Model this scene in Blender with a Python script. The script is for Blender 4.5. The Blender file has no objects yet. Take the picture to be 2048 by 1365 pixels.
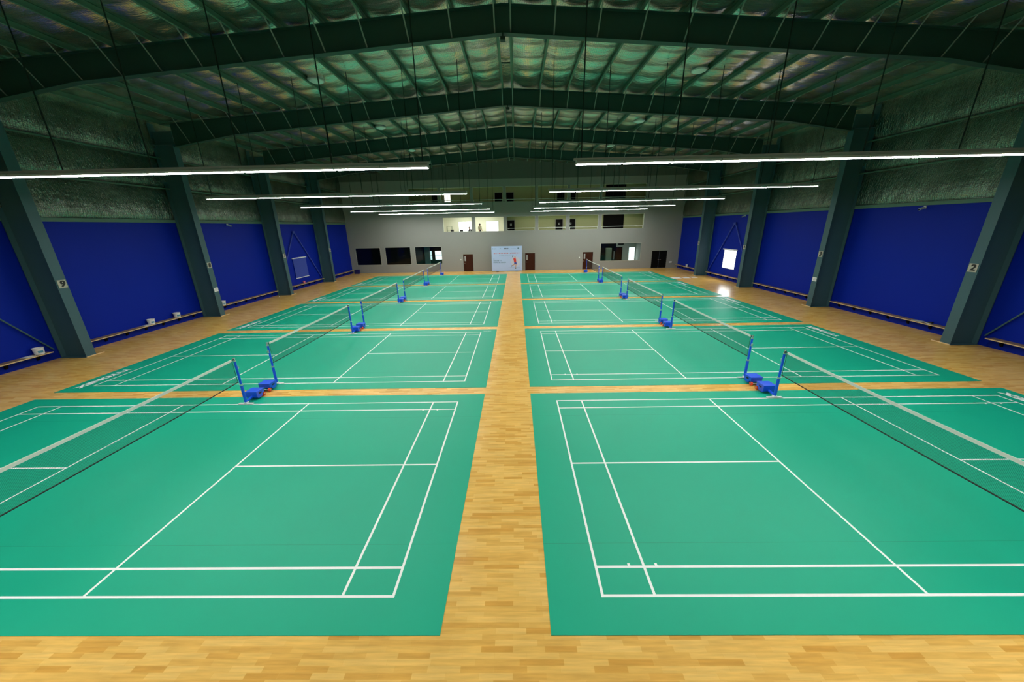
import bpy, bmesh, math, random
from mathutils import Vector, Matrix
random.seed(7)
sc = bpy.context.scene
COL = sc.collection
PI = math.pi

# ------------------------------------------------------------------ materials
MATS = {}
def new_mat(name):
    m = bpy.data.materials.new(name); m.use_nodes = True
    nt = m.node_tree; b = nt.nodes['Principled BSDF']
    return m, nt, b
def N(nt, typ, **kw):
    n = nt.nodes.new(typ)
    for k, v in kw.items(): setattr(n, k, v)
    return n
def simple(name, col, rough=0.5, metal=0.0, spec=0.5, noise=0.0, nscale=8.0, bump=0.0, bscale=60.0):
    m, nt, b = new_mat(name)
    b.inputs['Base Color'].default_value = (*col, 1)
    b.inputs['Roughness'].default_value = rough
    b.inputs['Metallic'].default_value = metal
    b.inputs['Specular IOR Level'].default_value = spec
    tc = N(nt, 'ShaderNodeTexCoord')
    if noise > 0:
        nz = N(nt, 'ShaderNodeTexNoise'); nz.inputs['Scale'].default_value = nscale; nz.inputs['Detail'].default_value = 4
        mp = N(nt, 'ShaderNodeMapRange')
        mp.inputs['To Min'].default_value = 1 - noise; mp.inputs['To Max'].default_value = 1 + noise
        mx = N(nt, 'ShaderNodeVectorMath', operation='SCALE'); mx.inputs[0].default_value = col
        nt.links.new(tc.outputs['Object'], nz.inputs['Vector']); nt.links.new(nz.outputs['Fac'], mp.inputs['Value'])
        nt.links.new(mp.outputs['Result'], mx.inputs['Scale']); nt.links.new(mx.outputs[0], b.inputs['Base Color'])
    if bump > 0:
        nb = N(nt, 'ShaderNodeTexNoise'); nb.inputs['Scale'].default_value = bscale; nb.inputs['Detail'].default_value = 3
        bp = N(nt, 'ShaderNodeBump'); bp.inputs['Strength'].default_value = bump; bp.inputs['Distance'].default_value = 0.01
        nt.links.new(tc.outputs['Object'], nb.inputs['Vector']); nt.links.new(nb.outputs['Fac'], bp.inputs['Height'])
        nt.links.new(bp.outputs['Normal'], b.inputs['Normal'])
    MATS[name] = m
    return m
def emis(name, col, strength):
    m, nt, b = new_mat(name)
    b.inputs['Base Color'].default_value = (0.8, 0.8, 0.8, 1)
    b.inputs['Emission Color'].default_value = (*col, 1); b.inputs['Emission Strength'].default_value = strength
    MATS[name] = m
    return m
M = MATS
simple('court_green', (0.003, 0.37, 0.225), 0.46, spec=0.32, noise=0.05, nscale=0.7, bump=0.08, bscale=400)
simple('line_white', (0.86, 0.88, 0.87), 0.5)
simple('seam_dark', (0.006, 0.2, 0.12), 0.6)
simple('blue_panel', (0.0015, 0.017, 0.33), 0.5, spec=0.12, noise=0.06, nscale=0.6)
simple('dark_blue', (0.006, 0.010, 0.12), 0.5)
simple('steel_paint', (0.042, 0.105, 0.125), 0.55, noise=0.06, nscale=2)
simple('steel_green', (0.018, 0.062, 0.052), 0.55, noise=0.08, nscale=2)
simple('purlin_paint', (0.10, 0.19, 0.145), 0.6, noise=0.1, nscale=3)
simple('brace_paint', (0.20, 0.24, 0.22), 0.5)
simple('gable_cladding', (0.10, 0.11, 0.10), 0.7)  # dark tone puts the shade above the lamps into the cladding colour
simple('grey_wall', (0.265, 0.27, 0.255), 0.75, noise=0.03, nscale=0.8, spec=0.25)
simple('inner_wall', (0.45, 0.48, 0.26), 0.8, noise=0.03)
simple('lobby_wall', (0.46, 0.48, 0.43), 0.8)
simple('inner_white', (0.78, 0.78, 0.66), 0.8)
simple('jamb_pale', (0.66, 0.70, 0.60), 0.6)
simple('black_paint', (0.003, 0.003, 0.003), 0.6, spec=0.1)
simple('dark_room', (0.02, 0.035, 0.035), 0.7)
simple('teal_paint', (0.10, 0.26, 0.26), 0.6)
simple('door_brown', (0.040, 0.009, 0.003), 0.5, spec=0.15, noise=0.25, nscale=5)
simple('door_frame', (0.36, 0.36, 0.32), 0.5)
simple('plywood_edge', (0.70, 0.50, 0.26), 0.5, noise=0.1, nscale=20)
simple('post_blue', (0.006, 0.09, 0.78), 0.32, spec=0.6)
simple('wheel_orange', (0.72, 0.06, 0.02), 0.5)
simple('silver', (0.62, 0.63, 0.65), 0.3, metal=0.9)
simple('black_rubber', (0.012, 0.012, 0.013), 0.6)
simple('white_plastic', (0.80, 0.81, 0.80), 0.45)
simple('net_cord', (0.030, 0.022, 0.018), 0.8)
simple('tape_white', (0.74, 0.75, 0.70), 0.7)
simple('lamp_housing', (0.42, 0.42, 0.38), 0.45)
simple('cable_dark', (0.012, 0.03, 0.025), 0.6)
simple('sign_beige', (0.45, 0.42, 0.34), 0.6)
simple('ink_black', (0.006, 0.006, 0.006), 0.6)
simple('ink_grey', (0.20, 0.22, 0.26), 0.6)
simple('ink_slate', (0.12, 0.20, 0.30), 0.6)
simple('ink_red', (0.55, 0.10, 0.10), 0.6)
simple('poster_blue', (0.42, 0.55, 0.84), 0.5, noise=0.04, nscale=0.7)
simple('disc_pale', (0.55, 0.58, 0.74), 0.5)
simple('poster_pale', (0.62, 0.68, 0.72), 0.5)
simple('shirt_red', (0.62, 0.04, 0.03), 0.6)
simple('shorts_blue', (0.03, 0.05, 0.35), 0.6)
simple('skin', (0.50, 0.28, 0.17), 0.5)
simple('cloth_beige', (0.50, 0.45, 0.30), 0.8)
simple('cloth_grey', (0.36, 0.38, 0.38), 0.8)
simple('cloth_dark', (0.02, 0.02, 0.025), 0.8)
simple('pink_plastic', (0.75, 0.18, 0.28), 0.5)
simple('label_blue', (0.08, 0.30, 0.45), 0.5)
simple('cabinet_pale', (0.30, 0.36, 0.26), 0.6)
simple('blind_blue', (0.030, 0.062, 0.40), 0.7)
simple('blind_white', (0.78, 0.80, 0.88), 0.6)
simple('cork', (0.7, 0.55, 0.35), 0.7)
emis('lamp_glow', (1.0, 0.985, 0.94), 52.0)
emis('daylight_pane', (1.0, 1.0, 1.0), 7.0)
emis('daylight_soft', (0.93, 1.0, 1.0), 1.6)
emis('daylight_teal', (0.70, 0.95, 0.95), 1.1)
emis('room_light', (1.0, 1.0, 0.85), 3.0)
emis('lit_doorway', (1.0, 0.95, 0.78), 1.3)

def bench_mat():
    m, nt, b = new_mat('bench_wood')
    tc = N(nt, 'ShaderNodeTexCoord'); mp = N(nt, 'ShaderNodeMapping'); mp.inputs['Scale'].default_value = (40, 1.5, 40)
    nz = N(nt, 'ShaderNodeTexNoise'); nz.inputs['Scale'].default_value = 1.0; nz.inputs['Detail'].default_value = 5
    cr = N(nt, 'ShaderNodeValToRGB'); cr.color_ramp.elements[0].color = (0.20, 0.115, 0.05, 1); cr.color_ramp.elements[1].color = (0.40, 0.26, 0.13, 1)
    cr.color_ramp.elements[0].position = 0.3; cr.color_ramp.elements[1].position = 0.7
    nt.links.new(tc.outputs['Object'], mp.inputs['Vector']); nt.links.new(mp.outputs['Vector'], nz.inputs['Vector'])
    nt.links.new(nz.outputs['Fac'], cr.inputs['Fac']); nt.links.new(cr.outputs['Color'], b.inputs['Base Color'])
    b.inputs['Roughness'].default_value = 0.55
    M['bench_wood'] = m
bench_mat()

def floor_mat():
    m, nt, b = new_mat('wood_floor')
    tc = N(nt, 'ShaderNodeTexCoord')
    L = nt.links.new
    def brick(w, h, off, seed):
        mp = N(nt, 'ShaderNodeMapping'); mp.inputs['Location'].default_value = (seed, seed * 0.37, 0)
        L(tc.outputs['Object'], mp.inputs['Vector'])
        bt = N(nt, 'ShaderNodeTexBrick'); bt.offset = off; bt.offset_frequency = 2; bt.squash = 1.35; bt.squash_frequency = 3
        bt.inputs['Scale'].default_value = 1.0; bt.inputs['Brick Width'].default_value = w; bt.inputs['Row Height'].default_value = h
        bt.inputs['Mortar Size'].default_value = 0.0016; bt.inputs['Mortar Smooth'].default_value = 0.1; bt.inputs['Bias'].default_value = 0.0
        L(mp.outputs['Vector'], bt.inputs['Vector'])
        return bt
    b1 = brick(0.41, 0.072, 0.43, 0.0)
    b1.inputs['Color1'].default_value = (0.0, 0, 0, 1); b1.inputs['Color2'].default_value = (1, 1, 1, 1); b1.inputs['Mortar'].default_value = (0.35, 0.35, 0.35, 1)
    cr = N(nt, 'ShaderNodeValToRGB'); e = cr.color_ramp.elements
    e[0].position = 0.0; e[0].color = (0.66, 0.345, 0.066, 1)
    e[1].position = 1.0; e[1].color = (0.83, 0.53, 0.155, 1)
    x = e.new(0.22); x.color = (0.73, 0.42, 0.098, 1)
    x = e.new(0.45); x.color = (0.775, 0.465, 0.115, 1)
    L(b1.outputs['Color'], cr.inputs['Fac'])
    mp = N(nt, 'ShaderNodeMapping'); mp.inputs['Scale'].default_value = (2.2, 26, 1)
    nz = N(nt, 'ShaderNodeTexNoise'); nz.inputs['Scale'].default_value = 1.0; nz.inputs['Detail'].default_value = 5
    L(tc.outputs['Object'], mp.inputs['Vector']); L(mp.outputs['Vector'], nz.inputs['Vector'])
    mr = N(nt, 'ShaderNodeMapRange'); mr.inputs['From Min'].default_value = 0.3; mr.inputs['From Max'].default_value = 0.7
    mr.inputs['To Min'].default_value = 0.84; mr.inputs['To Max'].default_value = 1.06
    L(nz.outputs['Fac'], mr.inputs['Value'])
    nz2 = N(nt, 'ShaderNodeTexNoise'); nz2.inputs['Scale'].default_value = 0.9; nz2.inputs['Detail'].default_value = 3
    L(tc.outputs['Object'], nz2.inputs['Vector'])
    mr2 = N(nt, 'ShaderNodeMapRange'); mr2.inputs['To Min'].default_value = 0.86; mr2.inputs['To Max'].default_value = 1.12
    L(nz2.outputs['Fac'], mr2.inputs['Value'])
    mul = N(nt, 'ShaderNodeMath', operation='MULTIPLY'); L(mr.outputs['Result'], mul.inputs[0]); L(mr2.outputs['Result'], mul.inputs[1])
    vs = N(nt, 'ShaderNodeVectorMath', operation='SCALE'); L(cr.outputs['Color'], vs.inputs[0]); L(mul.outputs[0], vs.inputs['Scale'])
    L(vs.outputs[0], b.inputs['Base Color'])
    b.inputs['Roughness'].default_value = 0.24; b.inputs['Specular IOR Level'].default_value = 0.20
    M['wood_floor'] = m
floor_mat()

def foil_mat(name, base, rough, wall=False):
    m, nt, b = new_mat(name); L = nt.links.new
    tc = N(nt, 'ShaderNodeTexCoord')
    b.inputs['Metallic'].default_value = 0.92; b.inputs['Roughness'].default_value = rough
    # wire netting: a fine square grid of darker threads
    mp = N(nt, 'ShaderNodeMapping')
    if wall: mp.inputs['Rotation'].default_value = (0, PI / 2, 0)
    L(tc.outputs['Object'], mp.inputs['Vector'])
    bt = N(nt, 'ShaderNodeTexBrick'); bt.offset = 0.0; bt.squash = 1.0
    bt.inputs['Scale'].default_value = 1.0; bt.inputs['Brick Width'].default_value = 0.075; bt.inputs['Row Height'].default_value = 0.075
    bt.inputs['Mortar Size'].default_value = 0.0035; bt.inputs['Mortar Smooth'].default_value = 0.3
    bt.inputs['Color1'].default_value = (*base, 1); bt.inputs['Color2'].default_value = (*base, 1)
    bt.inputs['Mortar'].default_value = (base[0] * .35, base[1] * .35, base[2] * .35, 1)
    L(mp.outputs['Vector'], bt.inputs['Vector'])
    nz = N(nt, 'ShaderNodeTexNoise'); nz.inputs['Scale'].default_value = 0.55; nz.inputs['Detail'].default_value = 3
    L(tc.outputs['Object'], nz.inputs['Vector'])
    mr = N(nt, 'ShaderNodeMapRange'); mr.inputs['From Min'].default_value = 0.3; mr.inputs['From Max'].default_value = 0.7
    mr.inputs['To Min'].default_value = 0.7; mr.inputs['To Max'].default_value = 1.15
    L(nz.outputs['Fac'], mr.inputs['Value'])
    vs = N(nt, 'ShaderNodeVectorMath', operation='SCALE'); L(bt.outputs['Color'], vs.inputs[0]); L(mr.outputs['Result'], vs.inputs['Scale'])
    L(vs.outputs[0], b.inputs['Base Color'])
    mp2 = N(nt, 'ShaderNodeMapping'); mp2.inputs['Scale'].default_value = (1.2, 3.5, 3.5) if not wall else (3, 6.0, 2.4)
    L(tc.outputs['Object'], mp2.inputs['Vector'])
    n1 = N(nt, 'ShaderNodeTexNoise'); n1.inputs['Scale'].default_value = 2.2; n1.inputs['Detail'].default_value = 6; n1.inputs['Distortion'].default_value = 0.8
    L(mp2.outputs['Vector'], n1.inputs['Vector'])
    bp = N(nt, 'ShaderNodeBump'); bp.inputs['Strength'].default_value = 0.95 if wall else 0.5; bp.inputs['Distance'].default_value = 0.06 if wall else 0.05
    L(n1.outputs['Fac'], bp.inputs['Height'])
    bp2 = N(nt, 'ShaderNodeBump'); bp2.inputs['Strength'].default_value = 0.35; bp2.inputs['Distance'].default_value = 0.01
    L(bt.outputs['Fac'], bp2.inputs['Height']); L(bp.outputs['Normal'], bp2.inputs['Normal'])
    L(bp2.outputs['Normal'], b.inputs['Normal'])
    M[name] = m
foil_mat('foil_roof', (0.66, 0.69, 0.60), 0.24)
foil_mat('foil_wall', (0.33, 0.37, 0.31), 0.22, wall=True)

def glass_mat():
    m = bpy.data.materials.new('window_glass'); m.use_nodes = True; nt = m.node_tree
    for n in list(nt.nodes): nt.nodes.remove(n)
    o = N(nt, 'ShaderNodeOutputMaterial'); t = N(nt, 'ShaderNodeBsdfTransparent'); g = N(nt, 'ShaderNodeBsdfGlossy'); mx = N(nt, 'ShaderNodeMixShader')
    t.inputs['Color'].default_value = (0.82, 0.88, 0.88, 1); g.inputs['Roughness'].default_value = 0.05
    mx.inputs['Fac'].default_value = 0.03
    nt.links.new(t.outputs[0], mx.inputs[1]); nt.links.new(g.outputs[0], mx.inputs[2]); nt.links.new(mx.outputs[0], o.inputs['Surface'])
    M['window_glass'] = m
glass_mat()

# ------------------------------------------------------------------ mesh helpers
class MB:
    def __init__(s): s.bm = bmesh.new()
    def box(s, x0, x1, y0, y1, z0, z1, bev=0.0):
        vs = [s.bm.verts.new((x, y, z)) for x in (x0, x1) for y in (y0, y1) for z in (z0, z1)]
        F = [(0, 1, 3, 2), (4, 6, 7, 5), (0, 4, 5, 1), (2, 3, 7, 6), (0, 2, 6, 4), (1, 5, 7, 3)]
        fs = [s.bm.faces.new([vs[i] for i in f]) for f in F]
        if bev > 0:
            es = list({e for f in fs for e in f.edges})
            bmesh.ops.bevel(s.bm, geom=es, offset=bev, segments=2, affect='EDGES', profile=0.5)
        return s
    def quad(s, pts):
        s.bm.faces.new([s.bm.verts.new(p) for p in pts]); return s
    def prism(s, poly, axis, a, b):
        # poly: 2D points; extruded along axis between a and b
        def P(p, t):
            return {'x': (t, p[0], p[1]), 'y': (p[0], t, p[1]), 'z': (p[0], p[1], t)}[axis]
        A = [s.bm.verts.new(P(p, a)) for p in poly]; B = [s.bm.verts.new(P(p, b)) for p in poly]
        n = len(poly)
        s.bm.faces.new(A); s.bm.faces.new(B[::-1])
        for i in range(n): s.bm.faces.new([A[i], B[i], B[(i + 1) % n], A[(i + 1) % n]])
        return s
    def tube(s, p0, p1, r0, r1=None, seg=12, cap=True):
        r1 = r0 if r1 is None else r1
        p0, p1 = Vector(p0), Vector(p1); d = (p1 - p0).normalized()
        a = d.orthogonal().normalized(); b = d.cross(a)
        A, B = [], []
        for i in range(seg):
            t = 2 * PI * i / seg; v = a * math.cos(t) + b * math.sin(t)
            A.append(s.bm.verts.new(p0 + v * r0)); B.append(s.bm.verts.new(p1 + v * r1))
        for i in range(seg): s.bm.faces.new([A[i], A[(i + 1) % seg], B[(i + 1) % seg], B[i]])
        if cap: s.bm.faces.new(A[::-1]); s.bm.faces.new(B)
        return s
    def lathe(s, prof, c=(0, 0, 0), seg=24):
        rings = []
        for r, z in prof:
            rings.append([s.bm.verts.new((c[0] + r * math.cos(2 * PI * i / seg), c[1] + r * math.sin(2 * PI * i / seg), c[2] + z)) for i in range(seg)] if r > 1e-6 else [s.bm.verts.new((c[0], c[1], c[2] + z))])
        for A, B in zip(rings, rings[1:]):
            for i in range(seg):
                j = (i + 1) % seg
                if len(A) == 1 and len(B) == 1: continue
                if len(A) == 1: s.bm.faces.new([A[0], B[i], B[j]])
                elif len(B) == 1: s.bm.faces.new([A[i], A[j], B[0]])
                else: s.bm.faces.new([A[i], A[j], B[j], B[i]])
        return s
    def beam(s, p0, p1, w, h, up=(0, 0, 1)):
        p0, p1 = Vector(p0), Vector(p1); d = (p1 - p0).normalized(); u = Vector(up)
        sd = d.cross(u).normalized(); u = sd.cross(d).normalized()
        vs = []
        for p in (p0, p1):
            for a, b in ((-1, -1), (1, -1), (1, 1), (-1, 1)):
                vs.append(s.bm.verts.new(p + sd * (a * w / 2) + u * (b * h / 2)))
        for f in ((0, 3, 2, 1), (4, 5, 6, 7), (0, 1, 5, 4), (1, 2, 6, 5), (2, 3, 7, 6), (3, 0, 4, 7)): s.bm.faces.new([vs[i] for i in f])
        return s
    def build(s, name, mat, parent=None, smooth=False):
        bmesh.ops.recalc_face_normals(s.bm, faces=s.bm.faces)
        me = bpy.data.meshes.new(name); s.bm.to_mesh(me); s.bm.free()
        me.materials.append(M[mat] if isinstance(mat, str) else mat)
        if smooth:
            for p in me.polygons: p.use_smooth = True
            try: me.set_sharp_from_angle(angle=math.radians(40))
            except Exception: pass
        o = bpy.data.objects.new(name, me); COL.objects.link(o)
        if parent is not None: o.parent = parent
        return o
def tag(o, label, cat, group=None, kind=None):
    if label: o['label'] = label
    if cat: o['category'] = cat
    if group: o['group'] = group
    if kind: o['kind'] = kind
    return o
def empty(name, loc, label, cat, group=None, rz=0.0):
    o = bpy.data.objects.new(name, None); COL.objects.link(o); o.empty_display_size = 0.2
    o.location = loc; o.rotation_euler = (0, 0, rz)
    return tag(o, label, cat, group)
def struct(o): o['kind'] = 'structure'; return o
def children(o): return [c for c in bpy.data.objects if c.parent == o]
CH = {}
def kids(o):
    return [c for c in COL.objects if c.parent is o]
def copy_tree(o, loc=None, rz=None, label=None, group=None, parent=None, cache={}):
    key = o.name
    if key not in cache: cache[key] = kids(o)
    c = o.copy(); COL.objects.link(c)
    if parent is not None: c.parent = parent
    if loc is not None: c.location = loc
    if rz is not None: c.rotation_euler = (0, 0, rz)
    if label: c['label'] = label
    if group: c['group'] = group
    for k in cache[key]: copy_tree(k, parent=c)
    return c
def text_mesh(body, size, depth, bold=0.0, align='CENTER', shear=0.0, spacing=1.0):
    cu = bpy.data.curves.new('txt', 'FONT'); cu.body = body; cu.size = size; cu.extrude = depth; cu.offset = bold
    cu.align_x = align; cu.align_y = 'CENTER'; cu.shear = shear; cu.space_character = spacing; cu.resolution_u = 4
    ob = bpy.data.objects.new('txt', cu); COL.objects.link(ob)
    dg = bpy.context.evaluated_depsgraph_get(); dg.update()
    me = bpy.data.meshes.new_from_object(ob.evaluated_get(dg)); me.materials.clear()
    bpy.data.objects.remove(ob); bpy.data.curves.remove(cu)
    return me
def text_obj(name, body, size, mat, parent, loc, rot, depth=0.002, bold=0.0, align='CENTER', shear=0.0, spacing=1.0, stretch=1.0, thick=None):
    me = text_mesh(body, size, depth, bold, align, shear, spacing); me.name = name
    if thick:   # heavier stroke: the same outline laid twice, shifted sideways
        bm = bmesh.new()
        for i, dx in enumerate(thick):
            m2 = me.copy(); m2.transform(Matrix.Translation((dx, 0, i * depth * .3))); bm.from_mesh(m2); bpy.data.meshes.remove(m2)
        bm.to_mesh(me); bm.free()
    me.materials.append(M[mat])
    R = Matrix.Translation(Vector(loc)) @ rot.to_4x4() @ Matrix.Diagonal((stretch, 1, 1, 1))
    me.transform(R)
    o = bpy.data.objects.new(name, me); COL.objects.link(o)
    if parent is not None: o.parent = parent
    return o
def Rz(a): return Matrix.Rotation(a, 3, 'Z')
def Rx(a): return Matrix.Rotation(a, 3, 'X')

# ------------------------------------------------------------------ dimensions
XW = 20.0            # side walls
YF, YB = 37.2, -7.0  # far and near walls
CX = 8.22            # court centres
ROWS = [0.0, 7.61, 15.22, 22.87, 30.45]
FRAMES = [7.85, 15.33, 22.82, 30.28]
def roof_z(x): return 12.46 - 0.066 * abs(x)

# ------------------------------------------------------------------ shell
fl = struct(MB().box(-XW - .3, XW + .3, YB - .2, YF + 0.1, -0.25, 0.0).build('floor', 'wood_floor'))

for side, sx in (('left', -1), ('right', 1)):
    # opening for the low window in the fourth bay
    y0, y1, z0, z1 = 25.68, 27.62, 1.06, 2.74
    b = MB()
    xa, xb = (sx * XW, sx * (XW + 0.25)) if sx > 0 else (sx * (XW + 0.25), sx * XW)
    b.box(xa, xb, YB, y0, 0, 5.80); b.box(xa, xb, y1, YF, 0, 5.80)
    b.box(xa, xb, y0, y1, 0, z0); b.box(xa, xb, y0, y1, z1, 5.80)
    w = struct(b.build('wall_' + side, 'blue_panel'))
    # crinkled foil above, modelled as a gently bulging sheet
    b = MB(); bm = b.bm
    ny, nz_ = 420, 60; g = []
    for i in range(ny + 1):
        y = YB + (YF - YB) * i / ny; row = []
        for j in range(nz_ + 1):
            z = 5.80 + (11.35 - 5.80) * j / nz_
            lo, hi = (5.80, 7.66) if z < 7.66 else ((7.66, 9.27) if z < 9.27 else (9.27, 11.3))
            t = min(1, max(0, (z - lo) / (hi - lo)))
            belly = (t / .30 if t < .30 else (1 - t) / .70); belly = math.sin(belly * PI / 2)
            fold = math.sin(y * 5.1 + 1.3 * math.sin(z * 2.1)) * .5 + math.sin(y * 2.2 + z * .5) * .6 + .35 * math.sin(y * 12.0 + 2 * math.sin(z * 4.0))
            d = belly * (0.13 + 0.035 * fold) + .006 * math.sin(z * 22 + y * 3) * belly
            row.append(bm.verts.new((sx * (XW + 0.06 - d), y, z)))
        g.append(row)
    for i in range(ny):
        for j in range(nz_): bm.faces.new([g[i][j], g[i + 1][j], g[i + 1][j + 1], g[i][j + 1]])
    f = b.build('foil_insulation', 'foil_wall', w, smooth=True); f['label'] = 'crinkled silver foil insulation'
    # outer sheeting behind the foil
    MB().box(*sorted((sx * (XW + 0.2), sx * (XW + 0.26))), YB, YF, 5.8, 11.6).build('outer_sheeting', 'steel_green', w)
    tr = struct(MB().box(*sorted((sx * (XW - 0.07), sx * (XW + 0.04))), YB, YF, 5.76, 5.93, 0.01).build('trim_%d' % (1 if sx < 0 else 2), 'purlin_paint'))

# far wall with openings
FW = 'wall_far'
ground = [(-19.3, -16.2, 0.95, 3.05), (-15.65, -12.5, 0.93, 3.07), (-12.0, -8.7, 0.94, 3.06), (10.5, 15.4, 0.93, 3.07)]
mid = [(-8.28, -4.9, 4.72, 6.3), (-4.47, -1.12, 4.68, 6.3), (-0.74, 2.63, 4.72, 6.31), (3.0, 6.27, 4.71, 6.31), (6.69, 10.08, 4.71, 6.32), (10.47, 15.44, 4.71, 6.33)]
upper = [(-12.12, -8.66, 7.97, 9.58), (-8.37, -4.92, 7.97, 9.56), (-4.6, -1.1, 7.97, 9.57), (-0.78, 2.63, 7.95, 9.58), (2.94, 6.37, 7.95, 9.58), (6.65, 10.1, 7.95, 9.59), (10.37, 15.44, 7.97, 9.59)]
doors_open = [(-6.15, -4.95, 0, 2.12), (1.42, 2.62, 0, 2.12), (8.42, 9.66, 0, 2.12), (16.78, 18.6, 0, 2.12)]
b = MB()
def band(z0, z1, holes):
    xs = -XW - 0.25
    hs = sorted(holes)
    for h in hs:
        b.box(xs, h[0], YF, YF + 0.25, z0, z1); xs = h[1]
    b.box(xs, XW + 0.25, YF, YF + 0.25, z0, z1)
def level(z0, z1, holes):
    zs = sorted({z0, z1, *[h[2] for h in holes if z0 < h[2] < z1], *[h[3] for h in holes if z0 < h[3] < z1]})
    for a, c in zip(zs, zs[1:]):
        mz = (a + c) / 2
        band(a, c, [h for h in holes if h[2] < mz < h[3]])
level(0, 3.9, ground + doors_open)
level(3.9, 7.1, mid)
level(7.1, 10.4, upper)
wf = struct(b.build('wall_far', 'grey_wall'))
b = MB().prism([(-XW - .25, 10.4), (XW + .25, 10.4), (XW + .25, roof_z(20) - 0.02), (0, roof_z(0) - 0.02), (-XW - .25, roof_z(20) - 0.02)], 'y', YF, YF + 0.25)
x = -19.8
while x < 19.8:
    b.box(x, x + .03, YF - .03, YF, 10.4, roof_z(x) - .25); x += .6
g_ = b.build('gable_cladding', 'gable_cladding', wf); g_['label'] = 'ribbed gable cladding, coloured dark for the shade above the lamps'
b = MB()
b.prism([(-XW - .25, 0), (XW + .25, 0), (XW + .25, roof_z(20) + .05), (0, roof_z(0) + .05), (-XW - .25, roof_z(20) + .05)], 'y', YB - 0.2, YB)
struct(b.build('wall_near', 'grey_wall'))

# roof: foil blanket sagging between purlins, with cross ripples
b = MB(); bm = b.bm
PUR = [0.27 + 1.47 * k for k in range(14)]
xs = []
allp = sorted([-p for p in PUR] + PUR); edges = [-XW - 0.2] + [p for p in allp if abs(p) < XW] + [XW + 0.2]
for a, c in zip(edges, edges[1:]):
    n = 6 if c - a > 0.8 else 2
    xs += [(a + (c - a) * i / n, i / n, c - a) for i in range(n)]
xs.append((edges[-1], 0, 1))
ny = 420; g = []
for i in range(ny + 1):
    y = YB - 0.1 + (YF - YB + 0.3) * i / ny; row = []
    for k, (x, t, wd) in enumerate(xs):
        s = math.sin(PI * t)
        rp = abs(math.sin(PI * y / 1.22 + 0.30 * math.sin(x * 0.5) + 0.12 * math.sin(x * 1.7 + y * 0.15)))
        sag = 0.15 * s ** .7 * min(1, wd) * (0.30 + 0.70 * rp ** .8) + 0.012 * s * math.sin(y * 9.0 + x * 2)
        row.append(bm.verts.new((x, y, roof_z(x) - 0.02 - max(0, sag))))
    g.append(row)
for i in range(ny):
    for k in range(len(xs) - 1): bm.faces.new([g[i][k], g[i][k + 1], g[i + 1][k + 1], g[i + 1][k]])
ceil = struct(b.build('ceiling', 'foil_roof', smooth=True))
b = MB()
b.prism([(-XW - .3, roof_z(20.3) + .02), (0, roof_z(0) + .02), (XW + .3, roof_z(20.3) + .02), (XW + .3, roof_z(20.3) + .12), (0, roof_z(0) + .12), (-XW - .3, roof_z(20.3) + .12)], 'y', YB - .2, YF + .3)
b.build('roof_sheeting', 'steel_green', ceil)

# ------------------------------------------------------------------ rooms behind the far wall
def slab_room(idx, name_floor, z0, z1, parts):
    pass
ri = MB(); Y1 = YF + 0.25
DCOR = 39.9
# corridor levels: floors, ceilings and back walls, grouped as one structure each
def corridor(n, zf, zc, x0, x1, yb, mat):
    b = MB()
    b.box(x0 - .1, x1 + .1, Y1, yb + .1, zf - 0.15, zf); b.box(x0 - .1, x1 + .1, Y1, yb + .1, zc, zc + 0.1)
    b.box(x0 - .1, x1 + .1, yb, yb + 0.12, zf, zc)
    b.box(x0 - .12, x0, Y1, yb, zf, zc); b.box(x1, x1 + .12, Y1, yb, zf, zc)
    return struct(b.build('wall_%s' % n, mat))
corridor('middle_corridor', 3.9, 6.75, -0.95, 16.2, DCOR, 'inner_wall')
corridor('upper_corridor', 7.1, 10.1, -12.6, 16.2, DCOR, 'inner_wall')
corridor('middle_office', 3.9, 6.75, -8.9, -1.1, 40.6, 'inner_white')
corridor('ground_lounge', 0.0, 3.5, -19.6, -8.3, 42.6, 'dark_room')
corridor('ground_lobby', 0.0, 3.5, 10.0, 15.9, 40.6, 'lobby_wall')
# added divider blocking the lounge light, so that the two left panes stay black
MB().box(-12.42, -12.30, Y1 + .02, 42.5, 0, 3.48).build('wall_added_divider', 'black_paint')
struct(bpy.data.objects['wall_added_divider'])
struct(MB().box(-19.55, -12.45, Y1 + 0.5, Y1 + .6, 0, 3.45).build('wall_added_dark_sheet', 'black_paint'))  # added black sheet, painting in the dark of the room behind those panes

wn = 0
def window(x0, x1, z0, z1, label=None):
    global wn; wn += 1
    t = 0.05; y = YF - 0.02
    b = MB()
    b.box(x0, x1, y, y + 0.1, z0, z0 + t); b.box(x0, x1, y, y + 0.1, z1 - t, z1)
    b.box(x0, x0 + t, y, y + .1, z0 + t, z1 - t); b.box(x1 - t, x1, y, y + .1, z0 + t, z1 - t)
    f = struct(b.build('window_%d' % wn, 'door_frame'))
    g = MB().box(x0 + t, x1 - t, y + .055, y + .061, z0 + t, z1 - t).build('pane', 'window_glass', f)
    return f
for h in ground: window(*h)
tn = 2
def reveal(x0, x1, z0, z1):
    # pale lining of an opening
    global tn; tn += 1
    b = MB(); t = 0.012; y0, y1 = YF + 0.002, Y1 + 0.01
    b.box(x0, x0 + t, y0, y1, z0, z1); b.box(x1 - t, x1, y0, y1, z0, z1); b.box(x0, x1, y0, y1, z1 - t, z1); b.box(x0, x1, y0, y1, z0, z0 + t)
    struct(b.build('trim_%d' % tn, 'jamb_pale'))
for h in mid + upper: reveal(*h)
ORD = ['leftmost', 'second from left', 'third from left', 'fourth from left', 'fifth from left', 'sixth from left', 'rightmost']
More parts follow.
